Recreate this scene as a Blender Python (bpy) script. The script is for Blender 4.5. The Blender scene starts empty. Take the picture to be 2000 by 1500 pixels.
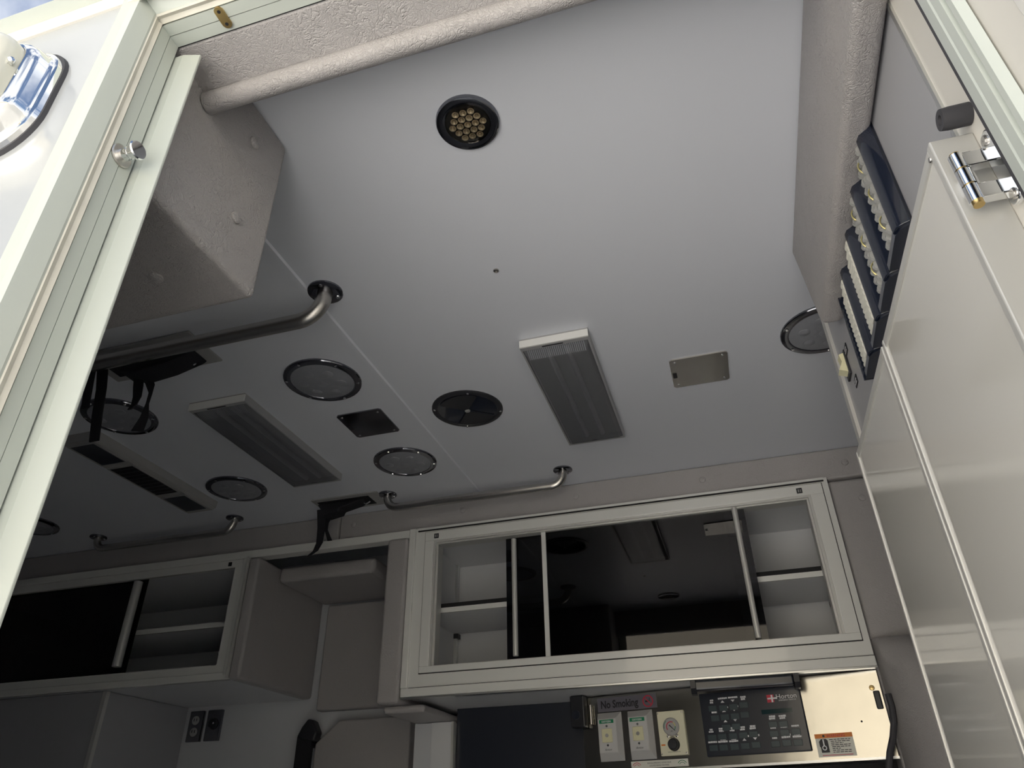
import bpy, bmesh, math, random
from mathutils import Vector, Matrix
random.seed(7)
scene = bpy.context.scene
COL = scene.collection

# ------------------------------------------------------------------ camera
# lengths below are written in units of U (camera to ceiling height); U metres each
U = 0.855
CAMZ = 1.72
FPX = 1405.615
yaw, pit, rol = [math.radians(a) for a in (16.2837, 32.0444, -1.02187)]
fwd = Vector((-math.sin(yaw)*math.cos(pit), math.cos(yaw)*math.cos(pit), math.sin(pit)))
rgt0 = Vector((math.cos(yaw), math.sin(yaw), 0)); up0 = rgt0.cross(fwd)
rgt = rgt0*math.cos(rol) + up0*math.sin(rol)
upv = up0*math.cos(rol) - rgt0*math.sin(rol)
cd = bpy.data.cameras.new('camera'); cam = bpy.data.objects.new('camera', cd); COL.objects.link(cam)
cd.sensor_width = 36.0; cd.lens = FPX/2000*36.0; cd.clip_start = 0.01; cd.clip_end = 500
M = Matrix((rgt, upv, -fwd)).transposed().to_4x4(); M.translation = Vector((0, 0, CAMZ))
cam.matrix_world = M
scene.camera = cam

# ------------------------------------------------------------------ world, sun, exposure
scene.view_settings.view_transform = 'Standard'
scene.view_settings.look = 'None'
scene.view_settings.gamma = 1.0
scene.view_settings.use_curve_mapping = False
scene.view_settings.exposure = 0.9
SUN_EL, SUN_AZ = math.radians(66), math.radians(12)
w = bpy.data.worlds.new('sky'); scene.world = w; w.use_nodes = True
nt = w.node_tree; nt.nodes.clear()
wo = nt.nodes.new('ShaderNodeOutputWorld'); bg = nt.nodes.new('ShaderNodeBackground')
sky = nt.nodes.new('ShaderNodeTexSky'); sky.sky_type = 'NISHITA'; sky.sun_disc = False
sky.sun_elevation = SUN_EL; sky.sun_rotation = SUN_AZ; sky.air_density = 1.0; sky.dust_density = 1.2
tc = nt.nodes.new('ShaderNodeTexCoord')
no = nt.nodes.new('ShaderNodeTexNoise'); no.inputs['Scale'].default_value = 3.2; no.inputs['Detail'].default_value = 8
nt.links.new(tc.outputs['Generated'], no.inputs['Vector'])
rp = nt.nodes.new('ShaderNodeValToRGB'); rp.color_ramp.elements[0].position = 0.42; rp.color_ramp.elements[1].position = 0.58
nt.links.new(no.outputs['Fac'], rp.inputs['Fac'])
mx = nt.nodes.new('ShaderNodeMix'); mx.data_type = 'RGBA'
sk2 = nt.nodes.new('ShaderNodeVectorMath'); sk2.operation = 'SCALE'; sk2.inputs['Scale'].default_value = 0.085
nt.links.new(sky.outputs['Color'], sk2.inputs[0])
nt.links.new(rp.outputs['Color'], mx.inputs['Factor'])
nt.links.new(sk2.outputs['Vector'], mx.inputs['A']); mx.inputs['B'].default_value = (.85, .86, .87, 1)
nt.links.new(mx.outputs['Result'], bg.inputs['Color']); bg.inputs['Strength'].default_value = 0.9
nt.links.new(bg.outputs['Background'], wo.inputs['Surface'])
sl = bpy.data.lights.new('sun', 'SUN'); sl.energy = 10.0; sl.angle = math.radians(0.6); sl.color = (1.0, 0.96, 0.90)
so = bpy.data.objects.new('sun', sl); COL.objects.link(so)
# the sun stands behind the vehicle (+Y side); the doorway side is in its shade
sd = Vector((-math.sin(SUN_AZ)*math.cos(SUN_EL), -math.cos(SUN_AZ)*math.cos(SUN_EL), -math.sin(SUN_EL)))
so.rotation_euler = sd.to_track_quat('-Z', 'Y').to_euler(); so.location = (0, 8, 12)

# ------------------------------------------------------------------ pixel helpers (2000x1500 frame) in U units
def ray(x, y): return rgt*((x-1000)/FPX) + upv*((750-y)/FPX) + fwd
def PX(x, y, X): d = ray(x, y); return d*(X/d.x)
def PY(x, y, Y): d = ray(x, y); return d*(Y/d.y)
def PZ(x, y, Z): d = ray(x, y); return d*(Z/d.z)

# ------------------------------------------------------------------ materials
MATS = {}
def mat(name, col, rough=0.5, metal=0.0, bump=None, coat=0.0, var=0.0, vscale=6.0, spec=None, aniso=0.0):
    m = bpy.data.materials.new(name); m.use_nodes = True; n = m.node_tree.nodes; L = m.node_tree.links
    b = n['Principled BSDF']
    b.inputs['Base Color'].default_value = (*col, 1); b.inputs['Roughness'].default_value = rough
    b.inputs['Metallic'].default_value = metal; b.inputs['Coat Weight'].default_value = coat
    b.inputs['Coat Roughness'].default_value = 0.05
    if spec is not None: b.inputs['Specular IOR Level'].default_value = spec
    if aniso: b.inputs['Anisotropic'].default_value = aniso
    t = n.new('ShaderNodeTexCoord')
    if var:
        z = n.new('ShaderNodeTexNoise'); z.inputs['Scale'].default_value = vscale; z.inputs['Detail'].default_value = 6
        L.new(t.outputs['Object'], z.inputs['Vector'])
        mm = n.new('ShaderNodeMix'); mm.data_type = 'RGBA'
        mm.inputs['A'].default_value = (*[c*(1-var) for c in col], 1); mm.inputs['B'].default_value = (*[min(1, c*(1+var)) for c in col], 1)
        L.new(z.outputs['Fac'], mm.inputs['Factor']); L.new(mm.outputs['Result'], b.inputs['Base Color'])
    if bump:
        kind, sc, st = bump
        bp = n.new('ShaderNodeBump'); bp.inputs['Strength'].default_value = st; bp.inputs['Distance'].default_value = 0.004
        if kind == 'leather':
            bp.inputs['Distance'].default_value = 0.0022
            z1 = n.new('ShaderNodeTexNoise'); z1.inputs['Scale'].default_value = sc; z1.inputs['Detail'].default_value = 4
            sb = n.new('ShaderNodeVectorMath'); sb.operation = 'SCALE'; sb.inputs['Scale'].default_value = .055
            wv = n.new('ShaderNodeVectorMath'); wv.operation = 'ADD'
            L.new(t.outputs['Object'], z1.inputs['Vector']); L.new(z1.outputs['Color'], sb.inputs[0])
            L.new(t.outputs['Object'], wv.inputs[0]); L.new(sb.outputs[0], wv.inputs[1])
            hs = []
            for (k_, wd, am) in ((2.6, .10, 1.0), (6.0, .14, .45)):
                z2 = n.new('ShaderNodeTexVoronoi'); z2.inputs['Scale'].default_value = sc*k_; z2.feature = 'DISTANCE_TO_EDGE'
                mr = n.new('ShaderNodeMapRange'); mr.interpolation_type = 'SMOOTHSTEP'; mr.inputs['From Max'].default_value = wd; mr.inputs['To Max'].default_value = am
                L.new(wv.outputs[0], z2.inputs['Vector']); L.new(z2.outputs['Distance'], mr.inputs['Value']); hs.append(mr)
            z3 = n.new('ShaderNodeTexNoise'); z3.inputs['Scale'].default_value = sc*.5; L.new(t.outputs['Object'], z3.inputs['Vector'])
            msk = n.new('ShaderNodeMapRange'); msk.inputs['From Min'].default_value = .42; msk.inputs['From Max'].default_value = .62; L.new(z3.outputs['Fac'], msk.inputs['Value'])
            mm1 = n.new('ShaderNodeMath'); mm1.operation = 'MULTIPLY'; L.new(hs[0].outputs[0], mm1.inputs[0]); L.new(msk.outputs[0], mm1.inputs[1])
            ad = n.new('ShaderNodeMath'); ad.operation = 'ADD'; L.new(mm1.outputs[0], ad.inputs[0]); L.new(hs[1].outputs[0], ad.inputs[1])
            L.new(ad.outputs[0], bp.inputs['Height'])
        else:
            z1 = n.new('ShaderNodeTexNoise'); z1.inputs['Scale'].default_value = sc; z1.inputs['Detail'].default_value = 3
            if kind == 'brush':
                mp = n.new('ShaderNodeMapping'); mp.inputs['Scale'].default_value = (1, 30, 30)
                L.new(t.outputs['Object'], mp.inputs['Vector']); L.new(mp.outputs[0], z1.inputs['Vector'])
            else: L.new(t.outputs['Object'], z1.inputs['Vector'])
            L.new(z1.outputs['Fac'], bp.inputs['Height'])
        L.new(bp.outputs['Normal'], b.inputs['Normal'])
    MATS[name] = m; return m
mat('laminate', (.72, .745, .81), .38, var=.02, vscale=2)
mat('vinyl', (.375, .36, .36), .42, bump=('leather', 34, .5), var=.05, vscale=5)
mat('vinyl_far', (.40, .385, .385), .40, bump=('leather', 34, .35), var=.05, vscale=5)
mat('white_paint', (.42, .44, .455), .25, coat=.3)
mat('frame_paint', (.53, .57, .53), .35, coat=.25, var=.03, vscale=8)
mat('jamb_paint', (.68, .66, .61), .4, coat=.2, var=.04, vscale=5)
mat('sealant', (.66, .64, .57), .7, var=.12, vscale=40)
mat('cabinet_white', (.74, .745, .72), .22, coat=.55)
mat('cabinet_inside', (.68, .69, .71), .45)
mat('door_white', (.70, .69, .65), .10, coat=.8)
mat('grey_panel', (.36, .365, .39), .38, var=.04, vscale=3)
mat('wall_grey', (.60, .615, .645), .5, var=.03, vscale=2)
mat('aluminium', (.72, .73, .72), .34, 1.0, bump=('brush', 40, .08))
mat('anodised', (.62, .62, .60), .38, .35)
mat('steel', (.55, .53, .50), .25, 1.0, bump=('brush', 60, .12))
mat('steel_dirty', (.47, .455, .41), .20, 1.0, var=.22, vscale=9, bump=('noise', 14, .12))
mat('chrome', (.86, .87, .88), .04, 1.0)
mat('dark_chrome', (.20, .205, .23), .10, 1.0)
mat('brass', (.62, .45, .20), .35, 1.0)
mat('black_plastic', (.022, .023, .028), .4)
mat('black_web', (.010, .010, .014), .75, bump=('noise', 300, .3))
mat('rubber', (.05, .05, .058), .65)
mat('gap', (.01, .01, .012), .8)
mat('blue_plastic', (.009, .013, .027), .14, coat=.5)
mat('navy_panel', (.020, .024, .036), .28, coat=.3)
mat('key_green', (.045, .066, .075), .3)
mat('lcd', (.004, .028, .034), .12)
mat('cream', (.74, .72, .55), .45)
mat('offwhite', (.70, .70, .64), .5, var=.06, vscale=30)
mat('ivory', (.70, .68, .46), .4)
mat('lens_cream', (.66, .66, .58), .28, coat=.4)
mat('grey_metal', (.40, .40, .40), .42, .2)
mat('green_print', (.0, .20, .09), .5)
mat('red_print', (.50, .02, .05), .5)
mat('orange_print', (.72, .22, .03), .5)
mat('yellow_print', (.65, .60, .10), .5)
mat('ink', (.008, .008, .012), .5)
mat('white_print', (.72, .73, .76), .5)
mat('grey_sign', (.12, .115, .14), .5)
mat('lens_frost', (.27, .28, .31), .35, bump=('noise', 120, .25))
mat('led_yellow', (.72, .62, .46), .25, .25)
mat('lamp_frame', (.36, .365, .38), .4)
mat('tube_white', (.75, .75, .75), .4)
mat('floor_vinyl', (.52, .53, .55), .5, var=.12, vscale=12)
mat('concrete', (.60, .585, .56), .85, var=.10, vscale=1.5, bump=('noise', 30, .3))
mat('stucco', (.44, .40, .325), .85, var=.05, vscale=2)
mat('outlet_grey', (.55, .55, .55), .42)
mat('cap_lit', (.82, .82, .80), .4)
mat('loop_wire', (.70, .62, .30), .35, .8)
def mixmat(name, tint, fac, rough=.02, base=None):
    """thin sheet: a clear or tinted see-through layer under a Fresnel gloss"""
    m = bpy.data.materials.new(name); m.use_nodes = True; n = m.node_tree.nodes; L = m.node_tree.links; n.clear()
    o = n.new('ShaderNodeOutputMaterial'); tr = n.new('ShaderNodeBsdfTransparent'); tr.inputs[0].default_value = (*tint, 1)
    g = n.new('ShaderNodeBsdfGlossy'); g.inputs['Roughness'].default_value = rough
    fr = n.new('ShaderNodeFresnel'); fr.inputs['IOR'].default_value = fac
    mi = n.new('ShaderNodeMixShader'); L.new(fr.outputs[0], mi.inputs[0])
    src = tr
    if base:
        d = n.new('ShaderNodeBsdfDiffuse'); d.inputs['Color'].default_value = (*base[0], 1)
        m2 = n.new('ShaderNodeMixShader'); m2.inputs[0].default_value = base[1]
        L.new(tr.outputs[0], m2.inputs[1]); L.new(d.outputs[0], m2.inputs[2]); src = m2
    L.new(src.outputs[0], mi.inputs[1]); L.new(g.outputs[0], mi.inputs[2]); L.new(mi.outputs[0], o.inputs[0])
    MATS[name] = m
mixmat('tinted', (.16, .16, .19), 1.5)
mixmat('diffuser', (.70, .71, .74), 1.4, .25, ((.34, .35, .38), .38))
mixmat('clear_lens', (.82, .80, .76), 1.45, .04)
mixmat('clear_film', (.8, .8, .8), 1.45, .12, ((.72, .73, .72), .45))

# ------------------------------------------------------------------ mesh building
ORG = {}
XF = [None]      # optional map from a panel's own flat frame to the scene
def W3(x, y, z):
    if XF[0]: x, y = XF[0](x, y)
    return Vector((x*U, y*U, CAMZ+z*U))
class MB:
    def __init__(s): s.v = []; s.f = []; s.sm = []
    def add(s, vs, fs, smooth=False):
        b = len(s.v); s.v += [tuple(v) for v in vs]
        for f in fs: s.f.append([b+i for i in f]); s.sm.append(smooth)
        return s
    def box(s, x0, x1, y0, y1, z0, z1):
        return s.add([(x, y, z) for x in (x0, x1) for y in (y0, y1) for z in (z0, z1)],
                     [(0, 1, 3, 2), (4, 6, 7, 5), (0, 4, 5, 1), (2, 3, 7, 6), (0, 2, 6, 4), (1, 5, 7, 3)])
    def prism(s, poly, ax, a0, a1):
        def mk(p, a):
            if ax == 'x': return (a, p[0], p[1])
            if ax == 'y': return (p[0], a, p[1])
            return (p[0], p[1], a)
        n = len(poly)
        return s.add([mk(p, a0) for p in poly]+[mk(p, a1) for p in poly],
                     [tuple(range(n)), tuple(range(2*n-1, n-1, -1))]+[(i, (i+1) % n, n+(i+1) % n, n+i) for i in range(n)])
    def rings(s, rs, smooth=True, cap=True):
        n = len(rs[0]); fs = []
        for k in range(len(rs)-1):
            for i in range(n): fs.append((k*n+i, k*n+(i+1) % n, (k+1)*n+(i+1) % n, (k+1)*n+i))
        s.add([p for r in rs for p in r], fs, smooth)
        if cap:
            b = len(s.v)-n*len(rs)
            s.f.append([b+i for i in range(n)][::-1]); s.sm.append(False)
            s.f.append([b+(len(rs)-1)*n+i for i in range(n)]); s.sm.append(False)
        return s
    def lathe(s, c, ax, prof, n=24, cap=True):
        ax = Vector(ax).normalized(); t = Vector((0, 0, 1)) if abs(ax.z) < .9 else Vector((1, 0, 0))
        a = ax.cross(t).normalized(); b = ax.cross(a); c = Vector(c)
        return s.rings([[c+ax*h+(a*math.cos(2*math.pi*i/n)+b*math.sin(2*math.pi*i/n))*r for i in range(n)] for r, h in prof], True, cap)
    def cyl(s, c0, c1, r, n=16, r2=None):
        c0, c1 = Vector(c0), Vector(c1)
        return s.lathe(c0, c1-c0, [(r, 0), (r if r2 is None else r2, (c1-c0).length)], n)
    def tube(s, path, r, n=12):
        P = [Vector(p) for p in path]; rs = []; prev = None
        for i, p in enumerate(P):
            d = (P[min(i+1, len(P)-1)]-P[max(i-1, 0)]).normalized()
            if prev is None:
                t = Vector((0, 0, 1)) if abs(d.z) < .9 else Vector((1, 0, 0)); a = d.cross(t).normalized()
            else: a = (prev-d*prev.dot(d)).normalized()
            prev = a; b = d.cross(a)
            rs.append([p+(a*math.cos(2*math.pi*k/n)+b*math.sin(2*math.pi*k/n))*r for k in range(n)])
        return s.rings(rs)
    def ribbon(s, path, wdir, wid, th):
        P = [Vector(p) for p in path]; rs = []
        if isinstance(wid, (int, float)): wid = [wid]*len(P)
        W = [Vector(q).normalized() for q in wdir] if isinstance(wdir, list) else [Vector(wdir).normalized()]*len(P)
        for i, p in enumerate(P):
            d = (P[min(i+1, len(P)-1)]-P[max(i-1, 0)]).normalized(); nn = d.cross(W[i]).normalized()
            h = W[i]*wid[i]/2; q = nn*th/2
            rs.append([p-h-q, p+h-q, p+h+q, p-h+q])
        return s.rings(rs, False)
    def build(s, name, m, parent=None, bevel=0, seg=2, smooth=False):
        me = bpy.data.meshes.new(name)
        W = [W3(*q) for q in s.v]
        if parent is None:
            xs, ys, zs = zip(*W); o0 = Vector(((min(xs)+max(xs))/2, (min(ys)+max(ys))/2, min(zs)))
        else: o0 = ORG[parent.name]
        me.from_pydata([p-o0 for p in W], [], s.f)
        for p, q in zip(me.polygons, s.sm): p.use_smooth = q or smooth
        bm = bmesh.new(); bm.from_mesh(me); bmesh.ops.recalc_face_normals(bm, faces=bm.faces)
        for e_ in bm.edges:
            if len(e_.link_faces) == 2 and e_.calc_face_angle(0) > .62: e_.smooth = False
        bm.to_mesh(me); bm.free()
        me.materials.append(MATS[m]); me.update()
        o = bpy.data.objects.new(name, me); COL.objects.link(o)
        ORG[o.name] = o0
        if parent is None: o.location = o0
        else: o.parent = parent
        if bevel:
            b = o.modifiers.new('bevel', 'BEVEL'); b.width = bevel*U; b.segments = seg; b.limit_method = 'ANGLE'; b.angle_limit = math.radians(40)
            if seg > 2:
                for p in me.polygons: p.use_smooth = True
                wn = o.modifiers.new('wn', 'WEIGHTED_NORMAL'); wn.keep_sharp = False
        return o
def B(x0, x1, y0, y1, z0, z1): return MB().box(x0, x1, y0, y1, z0, z1)
def tag(o, label, cat, group=None):
    o['label'] = label; o['category'] = cat
    if group: o['group'] = group
    return o
def thing(name, label, cat, base, group=None):
    o = bpy.data.objects.new(name, None); COL.objects.link(o); o.empty_display_size = .05
    p = W3(*base); o.location = p; ORG[o.name] = p
    return tag(o, label, cat, group)
def struct(o): o['kind'] = 'structure'; return o
def text(s, m, parent, name, org, size, squeeze=1.0, bold=0.0, align='CENTER', slant=0.0, xd=(1, 0, 0), yd=(0, 0, 1)):
    """flat lettering on a face; org is the baseline point in U units, size the letter height in U units"""
    cu = bpy.data.curves.new('t', 'FONT'); cu.body = s; cu.size = 1.0; cu.align_x = align; cu.offset = bold; cu.shear = slant
    cu.resolution_u = 3
    ob = bpy.data.objects.new('t', cu); COL.objects.link(ob); bpy.context.view_layer.update()
    dg = bpy.context.evaluated_depsgraph_get()
    me = bpy.data.meshes.new_from_object(ob.evaluated_get(dg)); me.name = name
    bpy.data.objects.remove(ob); bpy.data.curves.remove(cu)
    k = size/0.72; o0 = ORG[parent.name]; xd, yd = Vector(xd), Vector(yd); og = Vector(org)
    for v in me.vertices:
        p = og+xd*(v.co.x*k*squeeze)+yd*(v.co.y*k)
        v.co = W3(*p)-o0
    me.materials.clear(); me.materials.append(MATS[m])
    o = bpy.data.objects.new(name, me); COL.objects.link(o); o.parent = parent; ORG[o.name] = o0
    return o
def arc(c, r, a0, a1, n, f): return [f(c, r, math.radians(a0+(a1-a0)*i/n)) for i in range(n+1)]

# ================================================================== SETTING
X0, X1 = -3.45, .95          # rear and front ends
YW = 2.66                    # street side inner wall
ZF = -1.14
struct(B(-60, 60, -60, 60, -2.03, -2.012).build('ground', 'concrete'))
nb = struct(B(-22, 16, -12.6, -11.6, -2.012, 4.2).build('wall_neighbour', 'stucco'))
B(-22.2, 16.2, -12.8, -11.4, 4.2, 4.45).build('coping', 'stucco', nb)
B(-22, 16, -11.6, -11.55, -2.012, -1.2).build('plinth', 'concrete', nb)
struct(B(X0, X1, .37, 2.75, ZF-.06, ZF).build('floor', 'floor_vinyl'))
ceil = struct(B(X0, X1, .505, 2.74, 1.0, 1.03).build('ceiling', 'laminate'))
MB().prism([(-.771, 1.0), (-.768, .9955), (-.754, .9955), (-.751, 1.0)], 'y', .51, 2.2).build('seam_strip', 'laminate', ceil)
struct(B(X0, X1, YW, 2.75, ZF, 1.03).build('wall_streetside', 'wall_grey'))
struct(B(X0-.06, X0, .37, 2.75, ZF-.06, 1.03).build('wall_rear', 'wall_grey'))
struct(B(X1, X1+.06, .37, 2.75, ZF-.06, 1.03).build('wall_front', 'wall_grey'))
# curb side wall with the doorway, roof edge and drip rail
wc = MB(); wc.box(X0-.06, -.597, .362, .445, -1.35, .975); wc.box(.30, 1.01, .362, .50, -1.35, .975); wc.box(-.592, .30, .362, .43, .925, .975)
wc = struct(wc.build('wall_curbside', 'white_paint'))
struct(B(X0+.002, -.62, .446, .475, ZF+.002, .668).build('wall_inner', 'wall_grey'))
struct(MB().prism([(.362, .975), (.385, 1.03), (.45, 1.06), (2.75, 1.06), (2.75, 1.03), (.43, 1.03), (.43, .975)], 'x', X0-.06, X1+.06).build('roof', 'white_paint'))
MB().prism([(.362, .936), (.362, .955), (.345, .950), (.341, .938)], 'x', X0-.06, 1.01).build('drip_rail', 'frame_paint', wc)
B(X0-.06, 1.01, .359, .362, .906, .936).build('roof_trim', 'jamb_paint', wc)

# door frame: left jamb, header and right jamb, each of several strips
tr = struct(MB().prism([(-.600, .3605), (-.590, .3615), (-.5835, .382), (-.592, .430), (-.612, .430), (-.612, .358)], 'z', ZF, .93).build('trim_1', 'frame_paint'))
MB().prism([(-.5855, .384), (-.5825, .386), (-.585, .3915), (-.5825, .396), (-.5865, .3985)], 'z', ZF, .905).build('seal', 'sealant', tr)
B(-.5885, -.585, .3985, .4135, ZF, .905).build('jamb_strip', 'frame_paint', tr)
B(-.589, -.5855, .4145, .430, ZF, .905).build('jamb_strip', 'frame_paint', tr)
B(-.62, -.590, .430, .4325, ZF, .905).build('gap', 'gap', tr)
MB().prism([(-.590, .4325), (-.575, .4325), (-.553, .439), (-.553, .4425), (-.59, .4425)], 'z', ZF, .888).build('jamb_lip', 'frame_paint', tr, bevel=.001)
# header
hd = struct(MB().prism([(.358, .930), (.358, .922), (.384, .908), (.430, .912), (.430, .935)], 'x', -.60, .30).build('trim_2', 'frame_paint'))
MB().prism([(.384, .9085), (.386, .905), (.391, .908), (.3965, .905), (.3985, .909)], 'x', -.59, .30).build('seal', 'sealant', hd)
B(-.588, .30, .3985, .4135, .905, .909).build('header_strip', 'frame_paint', hd)
B(-.588, .30, .4145, .4300, .9055, .909).build('header_strip', 'frame_paint', hd)
B(-.588, .30, .430, .4325, .908, .93).build('gap', 'gap', hd)
# forward jamb: beige return, gasket, frame strips
fj = struct(MB().prism([(.2815, .435), (.2815, .556), (.6, .556), (.6, .435)], 'z', ZF, 1.0).build('trim_3', 'jamb_paint'))
B(.2785, .283, .556, .562, ZF, .95).build('edge_bead', 'aluminium', fj)
MB().prism([(.240, .397), (.233, .399), (.2335, .410), (.236, .4115), (.236, .4135), (.2345, .415), (.2365, .4295), (.30, .4295), (.30, .397)], 'z', ZF, .905).build('frame_strip', 'frame_paint', fj)
B(.238, .30, .4295, .436, ZF, .905).build('gasket', 'rubber', fj)

# open side entry door on the forward jamb
dr = struct(B(.241, .30, -.80, .396, ZF, .90).build('door_1', 'jamb_paint', bevel=.004))
B(.2385, .241, -.74, .345, ZF+.05, .85).build('inner_panel', 'door_white', dr, bevel=.001)
MB().prism([(.239, .383), (.2335, .3875), (.2335, .3935), (.241, .396)], 'z', ZF, .89).build('edge_bead', 'frame_paint', dr)

# ================================================================== OUTSIDE FITTINGS
# big warning light on the outer wall
def rrect(cx, cz, w, h, r, y, n=8):
    pts = []
    for (sx, sz, a0) in ((1, 1, 0), (-1, 1, 90), (-1, -1, 180), (1, -1, 270)):
        for i in range(n+1):
            a = math.radians(a0+90*i/n)
            pts.append((cx+sx*(w/2-r)+r*math.cos(a), y, cz+sz*(h/2-r)+r*math.sin(a)))
    return pts
LCX, LCZ, LW, LH = -.80, .745, .280, .182
wl = thing('warning_light', 'large exterior warning light with cream lens in a chrome bezel beside the doorway', 'light', (LCX, .362, LCZ-LH/2))
MB().rings([rrect(LCX, LCZ, LW+.008, LH+.008, .062, .362), rrect(LCX, LCZ, LW+.006, LH+.006, .062, .357)]).build('gasket', 'rubber', wl)
def bez(k): return rrect(LCX, LCZ, LW-2*k[0], LH-2*k[0], max(.012, .060-k[0]), k[1], 10)
bzl = MB().rings([bez(k) for k in ((0, .357), (.0015, .352), (.004, .3505), (.006, .350), (.007, .3485), (.0085, .346), (.010, .3365), (.014, .3290), (.020, .3255), (.0225, .3265), (.023, .335))], True, False).build('bezel', 'chrome', wl)
MB().rings([bez(k) for k in ((.0232, .340), (.0232, .316), (.0245, .310), (.028, .304), (.034, .300), (.044, .298))]).build('lens', 'lens_cream', wl)
MB().lathe((LCX+LW/2-.0215, .317, LCZ+.012), (1, -.6, 0), [(.0042, -.002), (.0042, .003), (.003, .0042), (.0, .0045)], 12).build('screw', 'chrome', wl)
MB().lathe((LCX+LW/2-.030, .307, LCZ+.012), (1, -1, 0), [(.012, -.006), (.012, -.001), (.0105, .0)], 16).build('screw_recess', 'lens_cream', wl)
B(LCX+LW/2-.095, LCX+LW/2-.083, .340, .358, LCZ-LH/2-.001, LCZ-LH/2+.012).build('drain_slot', 'gap', wl)
# striker pin
sp = thing('striker_pin', 'small chrome striker pin standing out of the left door jamb', 'latch', (-.586, .4135, .662))
c = PX(236, 305, -.585)
MB().lathe(c, (1, 0, 0), [(.0145, 0), (.0145, .0015), (.013, .0025)], 20).build('washer', 'steel', sp)
MB().lathe(c, (1, -.05, 0), [(.0078, 0), (.0078, .013), (.0066, .0135), (.0066, .016), (.0084, .0165), (.0084, .0215), (.0112, .022), (.0115, .0245), (.0105, .0262)], 20).build('pin', 'chrome', sp)
# strike plate in the header
c = PZ(436, 33, .905)
hp = thing('strike_plate', 'small brass slotted plate screwed under the door header', 'plate', (c.x, c.y, .903))
MB().prism([(c.x+.0065*math.cos(a)*1.0, c.y+(.008 if math.sin(a) > 0 else -.008)+.0065*math.sin(a)) for a in [2*math.pi*i/24 for i in range(24)]], 'z', .9025, .9052).build('plate', 'brass', hp)
for q in (-1, 1): MB().cyl((c.x, c.y+q*.0085, .9027), (c.x, c.y+q*.0085, .9018), .0022, 10).build('screw', 'gap', hp)

# ================================================================== PADDED HEADER AND BOX
ph = thing('header_pad', 'grey padded vinyl lining with a rolled edge over the doorway', 'padding', (-.15, .46, .87))
MB().prism([(.4325, .908), (.4345, .905), (.495, .897), (.512, .897), (.512, 1.0), (.505, 1.0), (.505, .93), (.4325, .93)], 'x', -.596, .28).build('pad', 'vinyl', ph)
MB().tube([(-.590, .5055, .886), (.28, .5055, .886)], .0152, 24).build('roll', 'vinyl', ph)
hb = thing('head_cushion', 'large grey padded vinyl box with tufted buttons under the ceiling by the doorway', 'cushion', (-1.2, .57, .67))
B(-1.9, -.592, .448, .688, .672, .999).build('pad', 'vinyl', hb, bevel=.010, seg=4)
def button(p, n, parent, r=.0095, m='vinyl'):
    MB().lathe(p, n, [(r*.9, -.001), (r, .0015), (r*.93, .0035), (r*.6, .005), (0, .0056)], 16, True).build('button', m, parent)
for q in ((496, 280), (460, 425)): button(PX(*q, -.5915), (1, 0, 0), hb)
button(PZ(305, 541, .6725), (0, 0, -1), hb, .0105)
button((-1.15, .57, .6725), (0, 0, -1), hb, .0105)

# ================================================================== CEILING FITTINGS
def rail(name, label, xa, xb, y, zb, r, rb=.045):
    t = thing(name, label, 'rail', ((xa+xb)/2, y, zb-r), 'ceiling grab rails')
    def bend(x, sgn):  # from flange down, then along sgn*X
        return [(x, y, 1.0), (x, y, zb+rb)]+[(x+sgn*rb*(1-math.cos(a)), y, zb+rb-rb*math.sin(a)) for a in [math.radians(90*i/8) for i in range(1, 9)]]
    path = bend(xa, 1)+bend(xb, -1)[::-1]
    MB().tube(path, r, 16).build('bar', 'steel', t)
    for x in (xa, xb):
        f = MB().lathe((x, y, 1.0), (0, 0, -1), [(r*2.3, 0), (r*2.3, .004), (r*2.1, .006), (r*1.15, .007)], 24).build('flange', 'dark_chrome', t)
        for k in range(3):
            a = math.radians(40+120*k); MB().lathe((x+r*1.7*math.cos(a), y+r*1.7*math.sin(a), .994), (0, 0, -1), [(r*.28, 0), (r*.25, .002), (0, .0025)], 8).build('screw', 'chrome', f)
    return t
rail('grab_rail', 'long steel ceiling grab rail in front of the padded box', -2.02, -.722, 1.047, .932, .0165, .055)
rail('grab_rail', 'steel ceiling grab rail above the cabinet with the dark sliding panels, beside a strap', -1.062, -.443, 2.085, .948, .0135, .04)
rail('grab_rail', 'dim steel ceiling grab rail above the rear overhead cabinet', -2.29, -1.681, 2.10, .95, .0135, .04)

def dome(x, y, label, R=.099):
    t = thing('dome_light', label, 'light', (x, y, .985), 'round ceiling lights')
    rg = MB().lathe((x, y, 1.0), (0, 0, -1), [(R, 0), (R, .004), (R*.985, .006), (R*.86, .008), (R*.82, .0075), (R*.80, .004)], 40).build('bezel', 'dark_chrome', t)
    MB().lathe((x, y, 1.0), (0, 0, -1), [(R*.81, .001), (R*.81, .0065), (R*.6, .0105), (R*.3, .0125), (0, .013)], 40).build('lens', 'lens_frost', t)
    for k in range(7):
        rr = 0 if k == 6 else R*.48; a = math.radians(60*k+15); h = .0118 if k < 6 else .0128
        MB().lathe((x+rr*math.cos(a), y+rr*math.sin(a), 1.0-h), (0, 0, -1), [(R*.15, -.003), (R*.14, .0), (R*.08, .0018), (0, .0022)], 14).build('led_cell', 'lens_frost', t)
    for k in range(6):
        a = math.radians(60*k+20); MB().lathe((x+R*.91*math.cos(a), y+R*.91*math.sin(a), .9925), (0, 0, -1), [(R*.04, 0), (R*.034, .0018), (0, .002)], 8).build('screw', 'chrome', rg)
dome(-.905, 1.362, 'round frosted dome light beside the ceiling seam, near the long grab rail')
dome(-.900, 1.868, 'round frosted dome light beside the ceiling seam, near the far wall')
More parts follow.
